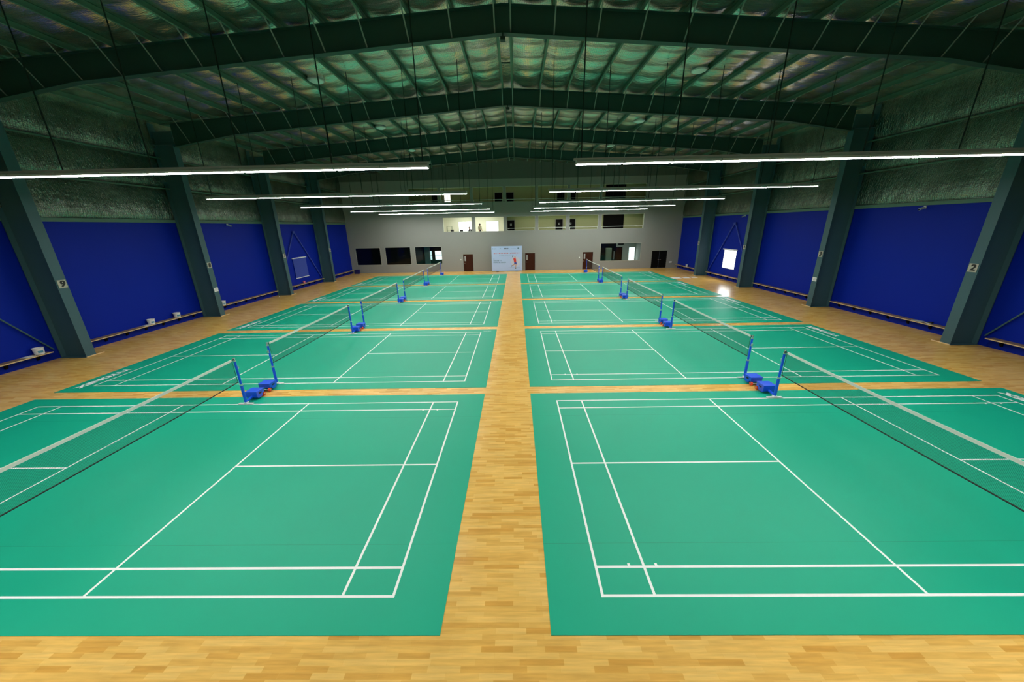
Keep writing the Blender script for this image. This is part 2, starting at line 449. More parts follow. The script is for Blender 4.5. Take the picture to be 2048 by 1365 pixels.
def handrail(x0, x1, z, label):
    e = empty('handrail', ((x0 + x1) / 2, YF + 0.12, z - 0.25), label, 'handrail', 'pale handrails across the far wall openings')
    w = (x1 - x0) / 2 - 0.04
    MB().tube((-w, 0, .25), (w, 0, .25), 0.024, seg=10).build('rail', 'white_plastic', e, True)
    for s in (-1, 1): MB().tube((s * (w - .02), 0, 0.25), (s * (w - .02), 0, -0.0), 0.018, seg=8).build('bracket', 'white_plastic', e, True)
for i, h in enumerate(mid[2:]): handrail(h[0], h[1], 4.98, 'pale handrail across a middle floor opening, %s of four' % ['leftmost', 'second from left', 'third from left', 'rightmost'][i])
for i, h in enumerate(upper): handrail(h[0], h[1], 8.2, 'pale handrail across a top floor opening, %s of seven' % ORD[i])

dn = 0
def wall_door(x0, x1, zf, y, mat, H=2.0, frame='door_frame', double=False, slot=False, handle_left=True, sign=None):
    """a door leaf in a frame standing on a wall face at depth y"""
    global dn; dn += 1
    b = MB(); t = 0.07
    b.box(x0 - t, x0, y - .04, y + .1, zf, zf + H + t); b.box(x1, x1 + t, y - .04, y + .1, zf, zf + H + t); b.box(x0, x1, y - .04, y + .1, zf + H, zf + H + t)
    f = struct(b.build('door_%d' % dn, frame))
    ls = [(x0, x1)] if not double else [(x0, (x0 + x1) / 2 - .004), ((x0 + x1) / 2 + .004, x1)]
    for i, (a, c) in enumerate(ls):
        lf = MB().box(a + .005, c - .005, y, y + 0.045, zf + .01, zf + H - .005, 0.004).build('door_leaf', mat, f)
        if slot:
            px = a + 0.14 if handle_left else c - 0.34
            MB().box(px, px + 0.17, y - .012, y + .002, zf + 1.25, zf + 1.85, .004).build('vision_panel', 'cloth_grey', lf)
            # moulded panels
            MB().box(a + .38, c - .12, y - .010, y + .002, zf + 0.15, zf + 1.85, .006).build('raised_panel', mat, lf)
        hx = (a + 0.10) if (handle_left if not double else i == 1) else (c - 0.10)
        hb = MB(); hb.tube((hx, y - .05, zf + 1.0), (hx + (.12 if handle_left else -.12), y - .05, zf + 1.0), .012, seg=8); hb.tube((hx, y, zf + 1.0), (hx, y - .05, zf + 1.0), .02, seg=8)
        hb.build('handle', 'silver', lf, True)
    if sign is not None:
        sx = x0 + (x1 - x0) * sign
        pl = MB().box(sx - .11, sx + .11, y - .012, y + .001, zf + 1.38, zf + 1.62, .004).build('sign_plate', 'cloth_grey', f)
        MB().box(sx - .045, sx + .045, y - .015, y - .010, zf + 1.44, zf + 1.56).build('symbol', 'ink_black', pl)
    return f
for h in doors_open[:3]: wall_door(h[0], h[1], 0.0, YF + 0.06, 'door_brown', 2.07, slot=True)
h = doors_open[3]; wall_door(h[0], h[1], 0.0, YF + 0.06, 'black_paint', 2.07, double=True)
# a white backing behind the ground doors keeps daylight out of the gaps
yb = DCOR - 0.02
wall_door(-0.72, 0.17, 3.9, yb - .05, 'black_paint', 2.02, sign=.5)
wall_door(5.33, 6.22, 3.9, yb - .05, 'black_paint', 2.02, sign=.5)
wall_door(6.95, 7.78, 3.9, yb - .05, 'black_paint', 2.02, sign=.3)
wall_door(-9.95, -9.3, 7.1, yb - .05, 'black_paint', 1.95)
wall_door(-2.2, -1.30, 7.1, yb - .05, 'black_paint', 2.05)
wall_door(-0.80, 0.10, 7.1, yb - .05, 'black_paint', 2.05)
wall_door(5.45, 6.35, 7.1, yb - .05, 'black_paint', 2.0)
wall_door(7.1, 7.72, 7.1, yb - .05, 'black_paint', 2.0)
# lit doorway on the top floor
b = MB(); b.box(-8.50, -8.42, yb - .09, yb + .02, 7.1, 9.12); b.box(-7.68, -7.60, yb - .09, yb + .02, 7.1, 9.12); b.box(-8.42, -7.68, yb - .09, yb + .02, 9.04, 9.12)
dn += 1; f = struct(b.build('door_%d' % dn, 'jamb_pale'))
MB().box(-8.42, -7.68, yb - .03, yb - .01, 7.1, 9.04).build('lit_doorway', 'lit_doorway', f)
# flat black panels painting in the dark of stair recesses at the corridors' right end
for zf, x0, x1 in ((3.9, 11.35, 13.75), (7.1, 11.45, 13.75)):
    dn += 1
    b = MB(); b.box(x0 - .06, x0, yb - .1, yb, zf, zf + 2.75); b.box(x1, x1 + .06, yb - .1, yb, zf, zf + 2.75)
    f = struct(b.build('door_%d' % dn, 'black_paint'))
    MB().box(x0, x1, yb - .04, yb - .01, zf, zf + 2.75).build('painted_dark_panel', 'black_paint', f)
# office on the middle floor: two bright windows, pilaster
for x0, x1 in ((-6.95, -5.35), (-3.45, -1.90)):
    wn += 1
    b = MB(); y = 40.58
    b.box(x0 - .06, x1 + .06, y - .05, y, 4.60, 4.68); b.box(x0 - .06, x1 + .06, y - .05, y, 5.86, 5.92); b.box(x0 - .06, x0, y - .05, y, 4.68, 5.86); b.box(x1, x1 + .06, y - .05, y, 4.68, 5.86)
    b.box((x0 + x1) / 2 - .015, (x0 + x1) / 2 + .015, y - .04, y - .02, 4.68, 5.86)
    f = struct(b.build('window_%d' % wn, 'jamb_pale')); MB().box(x0, x1, y - .02, y - .01, 4.68, 5.86).build('pane', 'daylight_soft', f)
# ground lounge: back windows, teal pillar, table
for x0, x1, mt in ((-13.5, -12.75, 'daylight_teal'), (-11.95, -11.2, 'daylight_teal'), (-10.75, -9.6, 'daylight_soft')):
    if x1 < -12.5: continue
    wn += 1; y = 42.58
    b = MB(); b.box(x0 - .05, x1 + .05, y - .06, y, 0.98, 1.05); b.box(x0 - .05, x1 + .05, y - .06, y, 2.2, 2.26); b.box(x0 - .05, x0, y - .06, y, 1.05, 2.2); b.box(x1, x1 + .05, y - .06, y, 1.05, 2.2)
    b.box(x0, x1, y - .03, y - .015, 1.58, 1.61)
    f = struct(b.build('window_%d' % wn, 'teal_paint')); MB().box(x0, x1, y - .02, y - .01, 1.05, 2.2).build('pane', mt, f)
tag(MB().box(-11.35, -10.75, 39.2, 39.7, 0, 3.48, .02).build('teal_pillar', 'teal_paint'), 'teal painted square pillar seen through the glazed opening left of the first brown door', 'pillar')
e = empty('side_table', (-9.6, 39.0, 0), 'low pale table behind the glass near the leftmost brown door', 'table')
MB().box(-.75, .75, -.35, .35, .72, .76, .006).build('table_top', 'white_plastic', e)
for sx in (-1, 1):
    for sy in (-1, 1): MB().box(sx * .68 - .02, sx * .68 + .02, sy * .3 - .02, sy * .3 + .02, 0, .72).build('leg', 'black_paint', e)
# lobby seen through the right-hand glazed opening
y = 40.58
b = MB(); b.box(11.05, 12.9, y - .08, y, 0, 2.95)  # flat black panel paints in the dark of an opening in the back wall
dn += 1; struct(b.build('door_%d' % dn, 'black_paint'))
e = empty('tall_cabinet', (12.05, 39.4, 0), 'pale olive tall cabinet behind the right-hand glazed opening', 'cabinet')
MB().box(-.36, .36, -.25, .25, 0, 2.35, .01).build('body', 'cabinet_pale', e)
MB().box(-.34, -.005, -.27, -.25, .05, 2.3, .004).build('door', 'cabinet_pale', e); MB().box(.005, .34, -.27, -.25, .05, 2.3, .004).build('door', 'cabinet_pale', e)
wall_door(12.95, 14.05, 0.0, y - .06, 'door_brown', 2.3, frame='black_paint')
e = empty('louvre_vent', (13.9, y - .03, 2.85), 'dark slatted louvre vent high on the lobby back wall', 'vent')
MB().box(-.36, .36, -.02, .02, -.2, .2).build('backing', 'black_paint', e)
b = MB()
for i in range(5): b.box(-.34, .34, -.045, -.02, -.17 + i * .08, -.135 + i * .08)
b.build('slats', 'dark_room', e)
e = empty('vertical_banner', (12.72, 39.2, 0), 'narrow dark banner with pale marks standing beside the olive cabinet', 'banner')
MB().box(-.22, .22, -.01, .01, .06, 2.95).build('cloth', 'black_paint', e)
MB().box(-.26, .26, -.12, .12, 0, .06, .01).build('foot', 'black_paint', e)
b = MB()
b.box(-.05, .05, -.016, -.009, .95, 1.95)
b.build('pale_stripe', 'cloth_grey', e)
wn += 1
b = MB(); b.box(14.95, 15.0, y - .06, y, .0, 2.35); b.box(15.75, 15.8, y - .06, y, 0, 2.35); b.box(14.95, 15.8, y - .06, y, 2.3, 2.36)
f = struct(b.build('window_%d' % wn, 'jamb_pale')); MB().box(15.0, 15.75, y - .03, y - .01, .0, 2.3).build('pane', 'daylight_soft', f)

# ------------------------------------------------------------------ side-wall windows with blinds
for sx in (-1, 1):
    wn += 1
    y0, y1, z0, z1 = 25.68, 27.62, 1.06, 2.74
    xi = sx * (XW - 0.02); xo = sx * (XW + .05)
    b = MB()
    for (a, c, d, e_) in ((y0, y1, z0, z0 + .05), (y0, y1, z1 - .05, z1), (y0, y0 + .05, z0, z1), (y1 - .05, y1, z0, z1)):
        b.box(*sorted((xi, xo)), a, c, d, e_)
    f = struct(b.build('window_%d' % wn, 'blind_white' if sx > 0 else 'blue_panel'))
    MB().box(*sorted((sx * (XW + .10), sx * (XW + .11))), y0, y1, z0, z1).build('pane', 'daylight_pane' if sx > 0 else 'dark_blue', f)
    e = empty('roller_blind', (sx * (XW - .07), 26.65, 2.74), 'rolled up white blind cassette above the bright right wall window' if sx > 0 else 'lowered blue roller blind with white bars on the left wall', 'blind')
    MB().box(-.05, .04, -1.1, 1.1, 0, .09, .01).build('cassette', 'blind_white', e)
    if sx < 0:
        MB().box(-.012, -.004, -1.02, 1.02, -1.72, 0.0).build('blind_cloth', 'blind_blue', e)
        MB().box(-.03, .015, -1.04, 1.04, -1.78, -1.72, .008).build('bottom_bar', 'blind_white', e)
    else:
        MB().box(-.02, .02, -.98, .98, -.04, 0).build('bottom_bar', 'blind_white', e)

# ------------------------------------------------------------------ steel frame
SIDE = {-1: 'left', 1: 'right'}
PLACE = ['nearest', 'second', 'third', 'farthest']
NUM = {(-1, 0): '9', (-1, 1): '8', (-1, 2): '7', (-1, 3): '6', (1, 0): '2', (1, 1): '3', (1, 2): '4', (1, 3): '5'}
FWD = 0.38
def make_column(sx, y, label):
    e = empty('steel_column', (sx * 19.4, y, 0), label, 'column', 'tapered steel portal columns along the side walls')
    i, o = -sx * 0.60, sx * 0.55      # local x of the inner and outer flange
    top = 10.6
    MB().box(*sorted((i, i + sx * .03)), -FWD / 2, FWD / 2, 0, 9.95).build('inner_flange', 'steel_paint', e)
    MB().box(*sorted((o, o - sx * .03)), -FWD / 2, FWD / 2, 0, top + .4).build('outer_flange', 'steel_paint', e)
    MB().box(*sorted((i + sx * .03, o - sx * .03)), -.012, .012, 0, top).build('web', 'steel_paint', e)
    b = MB()
    for z in (9.9,): b.box(*sorted((i + sx * .03, o - sx * .03)), -FWD / 2, FWD / 2, z, z + .03)
    b.build('stiffener_plate', 'steel_paint', e)
    MB().box(*sorted((i - sx * .02, o)), -0.24, 0.24, 0.0, 0.02).build('base_plate', 'steel_paint', e)
    MB().box(*sorted((i - sx * .035, i - sx * .0)), -0.2, 0.5, 0.0, 0.035, .004).build('floor_strip', 'plywood_edge', e)
    return e
CLAB = {-1: 'blue-grey steel column on the left wall carrying the number %s plate', 1: 'blue-grey steel column on the right wall carrying the number %s plate'}
for sx in (-1, 1):
    first = None
    for k, y in enumerate(FRAMES):
        lab = CLAB[sx] % NUM[(sx, k)]
        if first is None: first = make_column(sx, y, lab)
        else: copy_tree(first, loc=(sx * 19.4, y, 0), label=lab)
        # number plates
        p = empty('number_sign', (sx * 18.79, y, 3.23), 'beige plate with black number %s on the %s wall column' % (NUM[(sx, k)], SIDE[sx]), 'sign', 'number plates on the steel columns')
        MB().box(*sorted((0, -sx * .012)), -.15, .15, -.165, .165, .003).build('plate', 'sign_beige', p)
        R = Rz(-sx * PI / 2) @ Rx(PI / 2)
        text_obj('numeral', NUM[(sx, k)], 0.34, 'ink_black', p, (-sx * .014, 0, 0), R, 0.001, bold=0.008, shear=.12, thick=(-.014, .0, .014))
for sx in (-1, 1):
    p = empty('paper_notice', (sx * 18.79, FRAMES[1], 1.71), 'small white paper notice low on the %s column numbered %s' % (SIDE[sx], NUM[(sx, 1)]), 'notice')
    MB().box(*sorted((0, -sx * .006)), -.15, .15, -.12, .12).build('sheet', 'white_plastic', p)
    b = MB()
    for i in range(4): b.box(*sorted((-sx * .0065, -sx * .008)), -.11, .11 - .04 * (i % 2), .07 - i * .045, .082 - i * .045)
    b.build('print_lines', 'ink_grey', p)

def raf_bot(x):
    a = abs(x)
    if a < 15.2: return 11.42 - 0.0705 * a
    return 11.42 - 0.0705 * 15.2 - (a - 15.2) * 0.150
def raf_top(x): return roof_z(x) - 0.27
RX = [-19.3, -18.79, -15.2, 0, 15.2, 18.79, 19.3]
def make_rafter(y, label):
    e = empty('steel_rafter', (0, y, 0), label, 'roof beam', 'deep steel rafters spanning the hall')
    pts = RX[1:-1]
    poly = [(x, raf_bot(x)) for x in pts] + [(x, raf_top(x)) for x in (18.79, 0, -18.79)]
    MB().prism(poly, 'y', -.010, .010).build('web', 'steel_green', e)
    b = MB()
    for a, c in zip(pts, pts[1:]): b.beam((a, 0, raf_bot(a) - .008), (c, 0, raf_bot(c) - .008), .26, .02)
    b.build('bottom_flange', 'steel_green', e)
    b = MB()
    for a, c in ((-19.3, 0), (0, 19.3)): b.beam((a, 0, raf_top(a) + .01), (c, 0, raf_top(c) + .01), .26, .02)
    b.build('top_flange', 'steel_green', e)
    for s in (-1, 1):
        for p in PUR[:13]:
            x = s * p
            MB().beam((x, -.02, raf_bot(x) + .03), (x + s * 0.0, -0.78, roof_z(x) - .22), .045, .012, up=(0, 1, 0)).build('fly_brace', 'brace_paint', e)
    b = MB(); b.box(-.02, .02, -.13, .13, raf_bot(0) - .12, raf_bot(0) + .02); b.box(-.09, .09, -.1, .1, raf_bot(0) - .2, raf_bot(0) - .10)
    b.build('ridge_bracket', 'cable_dark', e)
    return e
r0 = make_rafter(FRAMES[0], 'dark green steel rafter nearest the viewer')
for k, lab in ((1, 'dark green steel rafter, second from the viewer'), (2, 'dark green steel rafter, third from the viewer'), (3, 'dark green steel rafter nearest the far wall')):
    copy_tree(r0, loc=(0, FRAMES[k], 0), label=lab)

ORDN = ['first', 'second', 'third', 'fourth', 'fifth', 'sixth', 'seventh', 'eighth', 'ninth', 'tenth', 'eleventh', 'twelfth', 'thirteenth', 'fourteenth']
for s in (-1, 1):
    for k, p in enumerate(PUR):
        if p > 19.5: continue
        x = s * p; b = MB(); z = roof_z(x) - .03; t = .012; w = .07; h = .20
        poly = [(x, z), (x + s * w, z), (x + s * w, z - .02), (x + s * w - s * .008, z - .02), (x + s * w - s * .008, z - t), (x + s * t, z - t), (x + s * t, z - h + t), (x - s * w + s * t, z - h + t), (x - s * w + s * .008, z - h + .02), (x - s * w, z - h + .02), (x - s * w, z - h), (x + s * t, z - h), (x + s * t, z - h), (x + s * t, z - h + .0001)]
        poly = [(x + s * w, z), (x, z), (x, z - h + t), (x - s * w, z - h + t), (x - s * w, z - h), (x + s * t, z - h), (x + s * t, z - t), (x + s * w, z - t)]
        o = b.prism(poly, 'y', YB + .02, YF - .02).build('roof_purlin', 'purlin_paint')
        tag(o, 'grey-green roof purlin on the %s slope, %s out from the ridge' % (SIDE[s], ORDN[k]), 'purlin', 'roof purlins running towards the far wall')
n = 0
for k in range(len(FRAMES)):
    y0 = FRAMES[k] if k else FRAMES[0]
    for q, f in enumerate((0.22, 0.62)):
        if k == 3 and q == 1: continue
        y = y0 + 7.48 * f
        o = MB().box(-.27, .27, y - .025, y + .025, roof_z(0) - .17, roof_z(0) - .12).build('ridge_strut', 'steel_green')
        tag(o, 'short steel strut between the two ridge purlins, %s from the viewer' % ORDN[n], 'roof strut', 'ridge struts'); n += 1
for sx in (-1, 1):
    for z, nm in ((7.66, 'lower'), (9.27, 'upper')):
        b = MB(); b.box(*sorted((sx * (XW - .18), sx * (XW - .0))), YB + .02, YF - .02, z - .006, z + .006); b.box(*sorted((sx * (XW - .18), sx * (XW - .17))), YB + .02, YF - .02, z - .07, z + .006)
        o = b.build('wall_girt', 'purlin_paint'); tag(o, 'long grey-green %s girt across the foil on the %s wall' % (nm, SIDE[sx]), 'wall beam')
# sloping bracing on the walls (bays 0 and 3)
for sx in (-1, 1):
    for (ya, yb_, za, nm, mt, bw) in ((0.7, 7.5, 5.3, 'near', 'steel_paint', .05), (23.1, 29.95, 5.1, 'far', 'blind_blue', .08)):
        mid_y = (ya + yb_) / 2
        e = empty('wall_brace', (sx * 19.9, mid_y, 0.45), 'inverted V steel brace on the %s wall, %s one' % (SIDE[sx], nm), 'brace')
        for s in (-1, 1):
            MB().beam((0, s * .05, za - .45), (0, s * (yb_ - ya) / 2, .0), bw, .03, up=(1, 0, 0)).build('strut', mt, e)
        MB().box(-.05, .03, -.15, .15, za - .6, za - .4, .01).build('gusset_plate', mt, e)
# benches
BAYS = [(0.7, 7.25), (8.25, 14.8), (15.75, 22.3), (23.2, 29.75), (30.7, 36.9)]
BL = ['nearest the viewer', 'between the first two columns', 'between the second and third columns', 'under the wall window bay', 'ending at the far wall']
for sx in (-1, 1):
    for k, (a, c) in enumerate(BAYS):
        e = empty('wall_bench', (sx * 19.8, (a + c) / 2, 0), 'plywood wall bench on the %s side, %s' % (SIDE[sx], BL[k]), 'bench', 'plywood benches along the side walls')
        L2 = (c - a) / 2
        MB().box(-.19, .19, -L2, L2, .40, .435, .004).build('seat', 'bench_wood', e)
        MB().box(*sorted((-sx * .19, -sx * .20)), -L2, L2, .398, .437, .002).build('front_edge', 'plywood_edge', e)
        nb = 7
        for i in range(nb):
            y = -L2 + .3 + (2 * L2 - .6) * i / (nb - 1)
            b = MB(); b.prism([(sx * .19, .40), (-sx * .08, .40), (-sx * .08, .36), (sx * .10, .34), (sx * .13, .20), (sx * .19, .14)], 'y', y - .045, y + .045)
            b.build('bracket', 'black_paint', e)

# ------------------------------------------------------------------ court mats
LT = 0.0025
def make_mat():
    e = empty('court_mat', (0, 0, 0), 'x', 'court mat', 'green badminton court mats')
    MB().box(-7.48, 7.48, -3.55, 3.55, 0, 0.008, 0).build('mat_sheet', 'court_green', e)
    b = MB()
    for y in (-2.13, 2.13): b.box(-7.48, 7.48, y - .0022, y + .0022, .0079, .0086)
    b.build('seam', 'seam_dark', e)
    b = MB(); w = .04; z0, z1 = .0082, .0095
    for s in (-1, 1):
        b.box(-6.7, 6.7, min(s * 3.05, s * 3.01), max(s * 3.05, s * 3.01), z0, z1)
        b.box(-6.66, 6.66, min(s * 2.59, s * 2.55), max(s * 2.59, s * 2.55), z0, z1)
        b.box(min(s * 6.7, s * 6.66), max(s * 6.7, s * 6.66), -3.01, 3.01, z0, z1)
        b.box(min(s * 5.94, s * 5.90), max(s * 5.94, s * 5.90), -3.01, 3.01, z0, z1 + .0002)
        b.box(min(s * 2.02, s * 1.98), max(s * 2.02, s * 1.98), -3.01, 3.01, z0, z1 + .0002)
        b.box(min(s * 2.02, s * 6.66), max(s * 2.02, s * 6.66), -.02, .02, z0, z1)
        for x in (5.72, 6.15): b.box(s * x - .02, s * x + .02, min(s * 2.55, s * 2.51), max(s * 2.55, s * 2.51), z0, z1)
    b.build('court_lines', 'line_white', e)
    # brand lettering, read from the side wall
    o = text_obj('lettering', 'YONEX', 0.36, 'line_white', e, (-7.09, -2.53, .009), Rz(-PI / 2), .0006, bold=.010, shear=.12, stretch=1.08, thick=(-.012, .012))
    # double-Y emblem: two stylised chevrons
    def glyph(cx, cy):
        b.prism([(cx + .13, cy + .10), (cx + .13, cy + .04), (cx + .02, cy - .0), (cx + .13, cy - .05), (cx + .13, cy - .11), (cx - .02, cy - .04), (cx - .12, cy - .04), (cx - .12, cy + .02), (cx - .02, cy + .02)], 'z', .0085, .0100)
    b = MB(); glyph(-7.09, -1.78); glyph(-7.09, -1.54); b.build('emblem', 'line_white', e)
    return e
MT = ['nearest row', 'second row from the viewer', 'middle row', 'fourth row from the viewer', 'farthest row']
m0 = make_mat(); m0.location = (-CX, ROWS[0], 0); m0['label'] = 'green court mat left of the aisle, nearest row'
for s in (-1, 1):
    for k, y in enumerate(ROWS):
        if s == -1 and k == 0: continue
        c = copy_tree(m0, loc=(s * CX, y, 0), rz=0 if s < 0 else PI, label='green court mat %s of the aisle, %s' % (SIDE[s], MT[k]))
        if (s == -1 and k > 0) or (s == 1 and k == 3):
            text_obj('small_lettering', 'YONEX', 0.12, 'poster_pale', c, (7.0, 3.2, .009), Rz(0), .0004, bold=.002)

# ------------------------------------------------------------------ net posts
def make_post():
    # stands at the origin, net towards -y, ballast towards +y
    e = empty('net_post', (0, 0, 0), 'x', 'net post', 'blue wheeled net posts')
    MB().tube((0, 0.0, .05), (0, .0, .66), .042, seg=16).build('lower_pole', 'post_blue', e, True)
    MB().tube((0, 0.0, .66), (0, .0, 1.44), .032, seg=16).build('upper_pole', 'post_blue', e, True)
    b = MB(); b.tube((0, 0, .64), (0, 0, .69), .048, seg=16); b.tube((.045, 0, .665), (.075, 0, .665), .008, seg=8); b.build('clamp_collar', 'silver', e, True)
    b = MB(); b.tube((0, 0, 1.43), (0, 0, 1.47), .038, seg=16); b.tube((0, 0, 1.47), (0, 0, 1.52), .027, seg=16); b.tube((0, 0, 1.52), (0, 0, 1.55), .034, seg=16)
    b.build('top_cap', 'silver', e, True)
    b = MB(); b.tube((-.02, -.028, 1.50), (.02, -.028, 1.50), .018, seg=14); b.box(-.024, -.018, -.04, .01, 1.47, 1.53); b.box(.018, .024, -.04, .01, 1.47, 1.53)
    b.build('pulley', 'black_rubber', e, True)
    b = MB(); b.box(-.025, .025, .030, .068, 1.18, 1.27, .004); b.tube((.02, .05, 1.22), (.06, .05, 1.22), .006, seg=8); b.build('cord_winch', 'silver', e)
    MB().tube((0, 0, .075), (0, .40, .12), .040, seg=16).build('base_arm', 'post_blue', e, True)
    b = MB(); b.box(-.23, .23, -.045, .035, 0.012, .03, .004); b.box(-.05, .05, -.05, .06, .03, .075, .01); b.build('foot_plate', 'white_plastic', e)
    bx = MB().prism([(.31, .045), (.47, .045), (.53, .13), (.60, .13), (.60, .26), (.27, .26), (.27, .10)], 'x', -.185, .185).build('ballast_box', 'post_blue', e)
    MB().box(-.20, .20, .255, .615, .26, .282, .010).build('lid', 'post_blue', bx)
    MB().box(-.187, -.184, .36, .48, .16, .21).build('grip', 'black_rubber', bx); MB().box(.184, .187, .36, .48, .16, .21).build('grip', 'black_rubber', bx)
    MB().tube((-.19, .60, .062), (.19, .60, .062), .012, seg=10).build('axle', 'silver', e, True)
    for s in (-1, 1):
        wb = MB().tube((s * .13, .60, .062), (s * .18, .60, .062), .060, seg=20).build('wheel', 'wheel_orange', e, True)
        MB().tube((s * .130, .60, .062), (s * .192, .60, .062), .022, seg=12).build('hub', 'silver', wb, True)
    return e
# ------------------------------------------------------------------ nets
def make_net():
    e = empty('badminton_net', (0, 0, 0), 'x', 'net', 'badminton nets across the courts')
    W = 3.0
    def sag(y): return 1.545 - 0.025 * (1 - (y / W) ** 2)
    def bot(y): return 0.795 - 0.02 * (1 - (y / W) ** 2)
    b = MB(); n = 318; r = .0007
    for i in range(n + 1):
        y = -W + .04 + (2 * W - .08) * i / n
        b.box(-r, r, y - r, y + r, bot(y), sag(y) - .03)
    K = 40
    for j in range(1, K):
        t = j / K; seg = 12
        for q in range(seg):
            ya = -W + .04 + (2 * W - .08) * q / seg; yb = -W + .04 + (2 * W - .08) * (q + 1) / seg
            za = bot(ya) + (sag(ya) - .035 - bot(ya)) * t; zb = bot(yb) + (sag(yb) - .035 - bot(yb)) * t
            b.beam((0, ya, za), (0, yb, zb), 2 * r, 2 * r)
    b.build('netting', 'net_cord', e)
    b = MB(); seg = 24
    for q in range(seg):
        ya = -W + .04 + (2 * W - .08) * q / seg; yb = -W + .04 + (2 * W - .08) * (q + 1) / seg
        b.beam((0, ya, sag(ya) - .037), (0, yb, sag(yb) - .037), .008, .070)
    b.build('top_tape', 'tape_white', e)
    b = MB()
    for q in range(seg):
        ya = -W + .0 + (2 * W - .0) * q / seg; yb = -W + .0 + (2 * W) * (q + 1) / seg
        b.beam((0, ya, bot(ya)), (0, yb, bot(yb)), .019, .019)
    b.build('bottom_cord', 'net_cord', e)
    for s in (-1, 1):
        b = MB(); b.tube((0, s * (W - .03), bot(W)), (0, s * (W - .03), 1.53), .006, seg=6); b.build('side_cord', 'net_cord', e)
        b = MB(); b.tube((0, s * (W - .05), 1.52), (0, s * (W + .01), 1.515), .005, seg=6); b.build('tension_cord', 'net_cord', e)
    return e
p0 = make_post(); n0 = make_net(); used = [False, False]
for s in (-1, 1):
    for k, yr in enumerate(ROWS):
        for q, (dy, rz, nm) in enumerate(((3.06, 0, 'far'), (-3.06, PI, 'near'))):
            if s == -1 and k == 0 and q == 1: pass
            lab = '%s-side blue net post of the %s court mat, %s' % (nm, SIDE[s], MT[k])
            loc = (s * CX, yr + dy, .0095)
            if not used[0]: p0.location = loc; p0.rotation_euler = (0, 0, rz); p0['label'] = lab; used[0] = True
            else: copy_tree(p0, loc=loc, rz=rz, label=lab)
        lab = 'badminton net over the %s court mat, %s' % (SIDE[s], MT[k])
        if not used[1]: n0.location = (s * CX, yr, 0); n0['label'] = lab; used[1] = True
        else: copy_tree(n0, loc=(s * CX, yr, 0), label=lab)

# ------------------------------------------------------------------ hanging light rows
LR = [-4.1, 3.60, 11.45, 19.25, 27.05, 34.0]
LX0, NL, LP, LZ = 1.96, 10, 1.265, 6.71
def make_lights():
    # runs along +x from the inner end
    e = empty('hanging_light_row', (0, 0, 0), 'x', 'ceiling light', 'rows of hanging strip lights above the courts')
    tilt = 0.0
    for i in range(NL):
        x0 = i * LP + .012; x1 = (i + 1) * LP - .012; z = x0 * tilt
        b = MB()
        b.prism([(-.14, .0), (-.14, .05), (-.08, .10), (.08, .10), (.14, .05), (.14, .0)], 'x', x0, x1)
        h = b.build('lamp_housing', 'lamp_housing', e); h.location = (0, 0, z)
        MB().box(x0 + .022, x1 - .022, -.10, .10, -.006, -.001, 0).build('diffuser', 'lamp_glow', h)
    MB().beam((-.05, 0, .125), (NL * LP + .05, 0, .125 + NL * LP * tilt), .05, .05).build('carrier_rail', 'lamp_housing', e)
    return e
l0 = make_lights(); L_used = False
LM = ['overhead beside the viewer', 'nearest one in view', 'second in view', 'third in view', 'fourth in view', 'nearest the far wall']
for s in (-1, 1):
    for k, y in enumerate(LR):
        lab = 'row of hanging strip lights on the %s side, %s' % (SIDE[s], LM[k])
        loc = (s * LX0, y, LZ); rz = 0 if s > 0 else PI
        if not L_used: l0.location = loc; l0.rotation_euler = (0, 0, rz); l0['label'] = lab; e = l0; L_used = True; first_row = (s, k)
        else: e = copy_tree(l0, loc=loc, rz=rz, label=lab)
        # suspension cables differ in length with the roof, so each row gets its own
        for i in range(6):
            xl = .15 + i * 2.45; xw = LX0 + xl
            zt = roof_z(xw) - .22 - LZ
            MB().tube((xl, 0, .14 + 0), (xl, 0, zt), .016, seg=6).build('suspension_cable', 'cable_dark', e)

# ------------------------------------------------------------------ ventilator domes in the roof
v0 = None
for s in (-1, 1):
    for k, y in enumerate((12.1, 20.15, 27.6)):
        x = s * 8.68
        loc = (x, y, roof_z(x) - .30)
        lab = 'white round roof ventilator on the %s slope, %s from the viewer' % (SIDE[s], ORDN[k])
        if v0 is None:
            v0 = empty('roof_ventilator', loc, lab, 'ventilator', 'round roof ventilators')
            MB().lathe([(0, 0), (.18, .012), (.30, .06), (.33, .12), (.33, .26), (.0, .26)], seg=28).build('dome', 'white_plastic', v0, True)
            MB().lathe([(.33, .10), (.37, .10), (.37, .14), (.33, .14)], seg=28).build('collar_ring', 'silver', v0, True)
        else: copy_tree(v0, loc=loc, label=lab)

# ------------------------------------------------------------------ things along the walls
def bucket(x, y, label, col='white_plastic', r=.16, h=.27, lid=True):
    e = empty('plastic_tub', (x, y, .436), label, 'tub')
    MB().lathe([(0, 0), (r * .88, 0), (r, h * .92), (r * 1.07, h * .92), (r * 1.07, h), (r * .97, h), (r * .80, .02), (0, .02)], seg=24).build('tub_body', col, e, True)
    if lid:
        b = MB(); n = 10
        for i in range(n):
            a0 = -0.5 + i / n; a1 = -0.5 + (i + 1) / n
            p = [(r * .93 * math.cos(a) + 0.0, r * .93 * math.sin(a)) for a in (a0 - .3, a1 - .3)]
            b.quad([(p[0][0], p[0][1], h * .25), (p[1][0], p[1][1], h * .25), (p[1][0] * 1.05, p[1][1] * 1.05, h * .6), (p[0][0] * 1.05, p[0][1] * 1.05, h * .6)])
        b.build('printed_label', 'label_blue', e)
    return e
bucket(-19.80, 6.95, 'white plastic tub on the left bench nearest the viewer')
bucket(-19.80, 11.75, 'white plastic tub with a blue print, alone midway along the left bench')
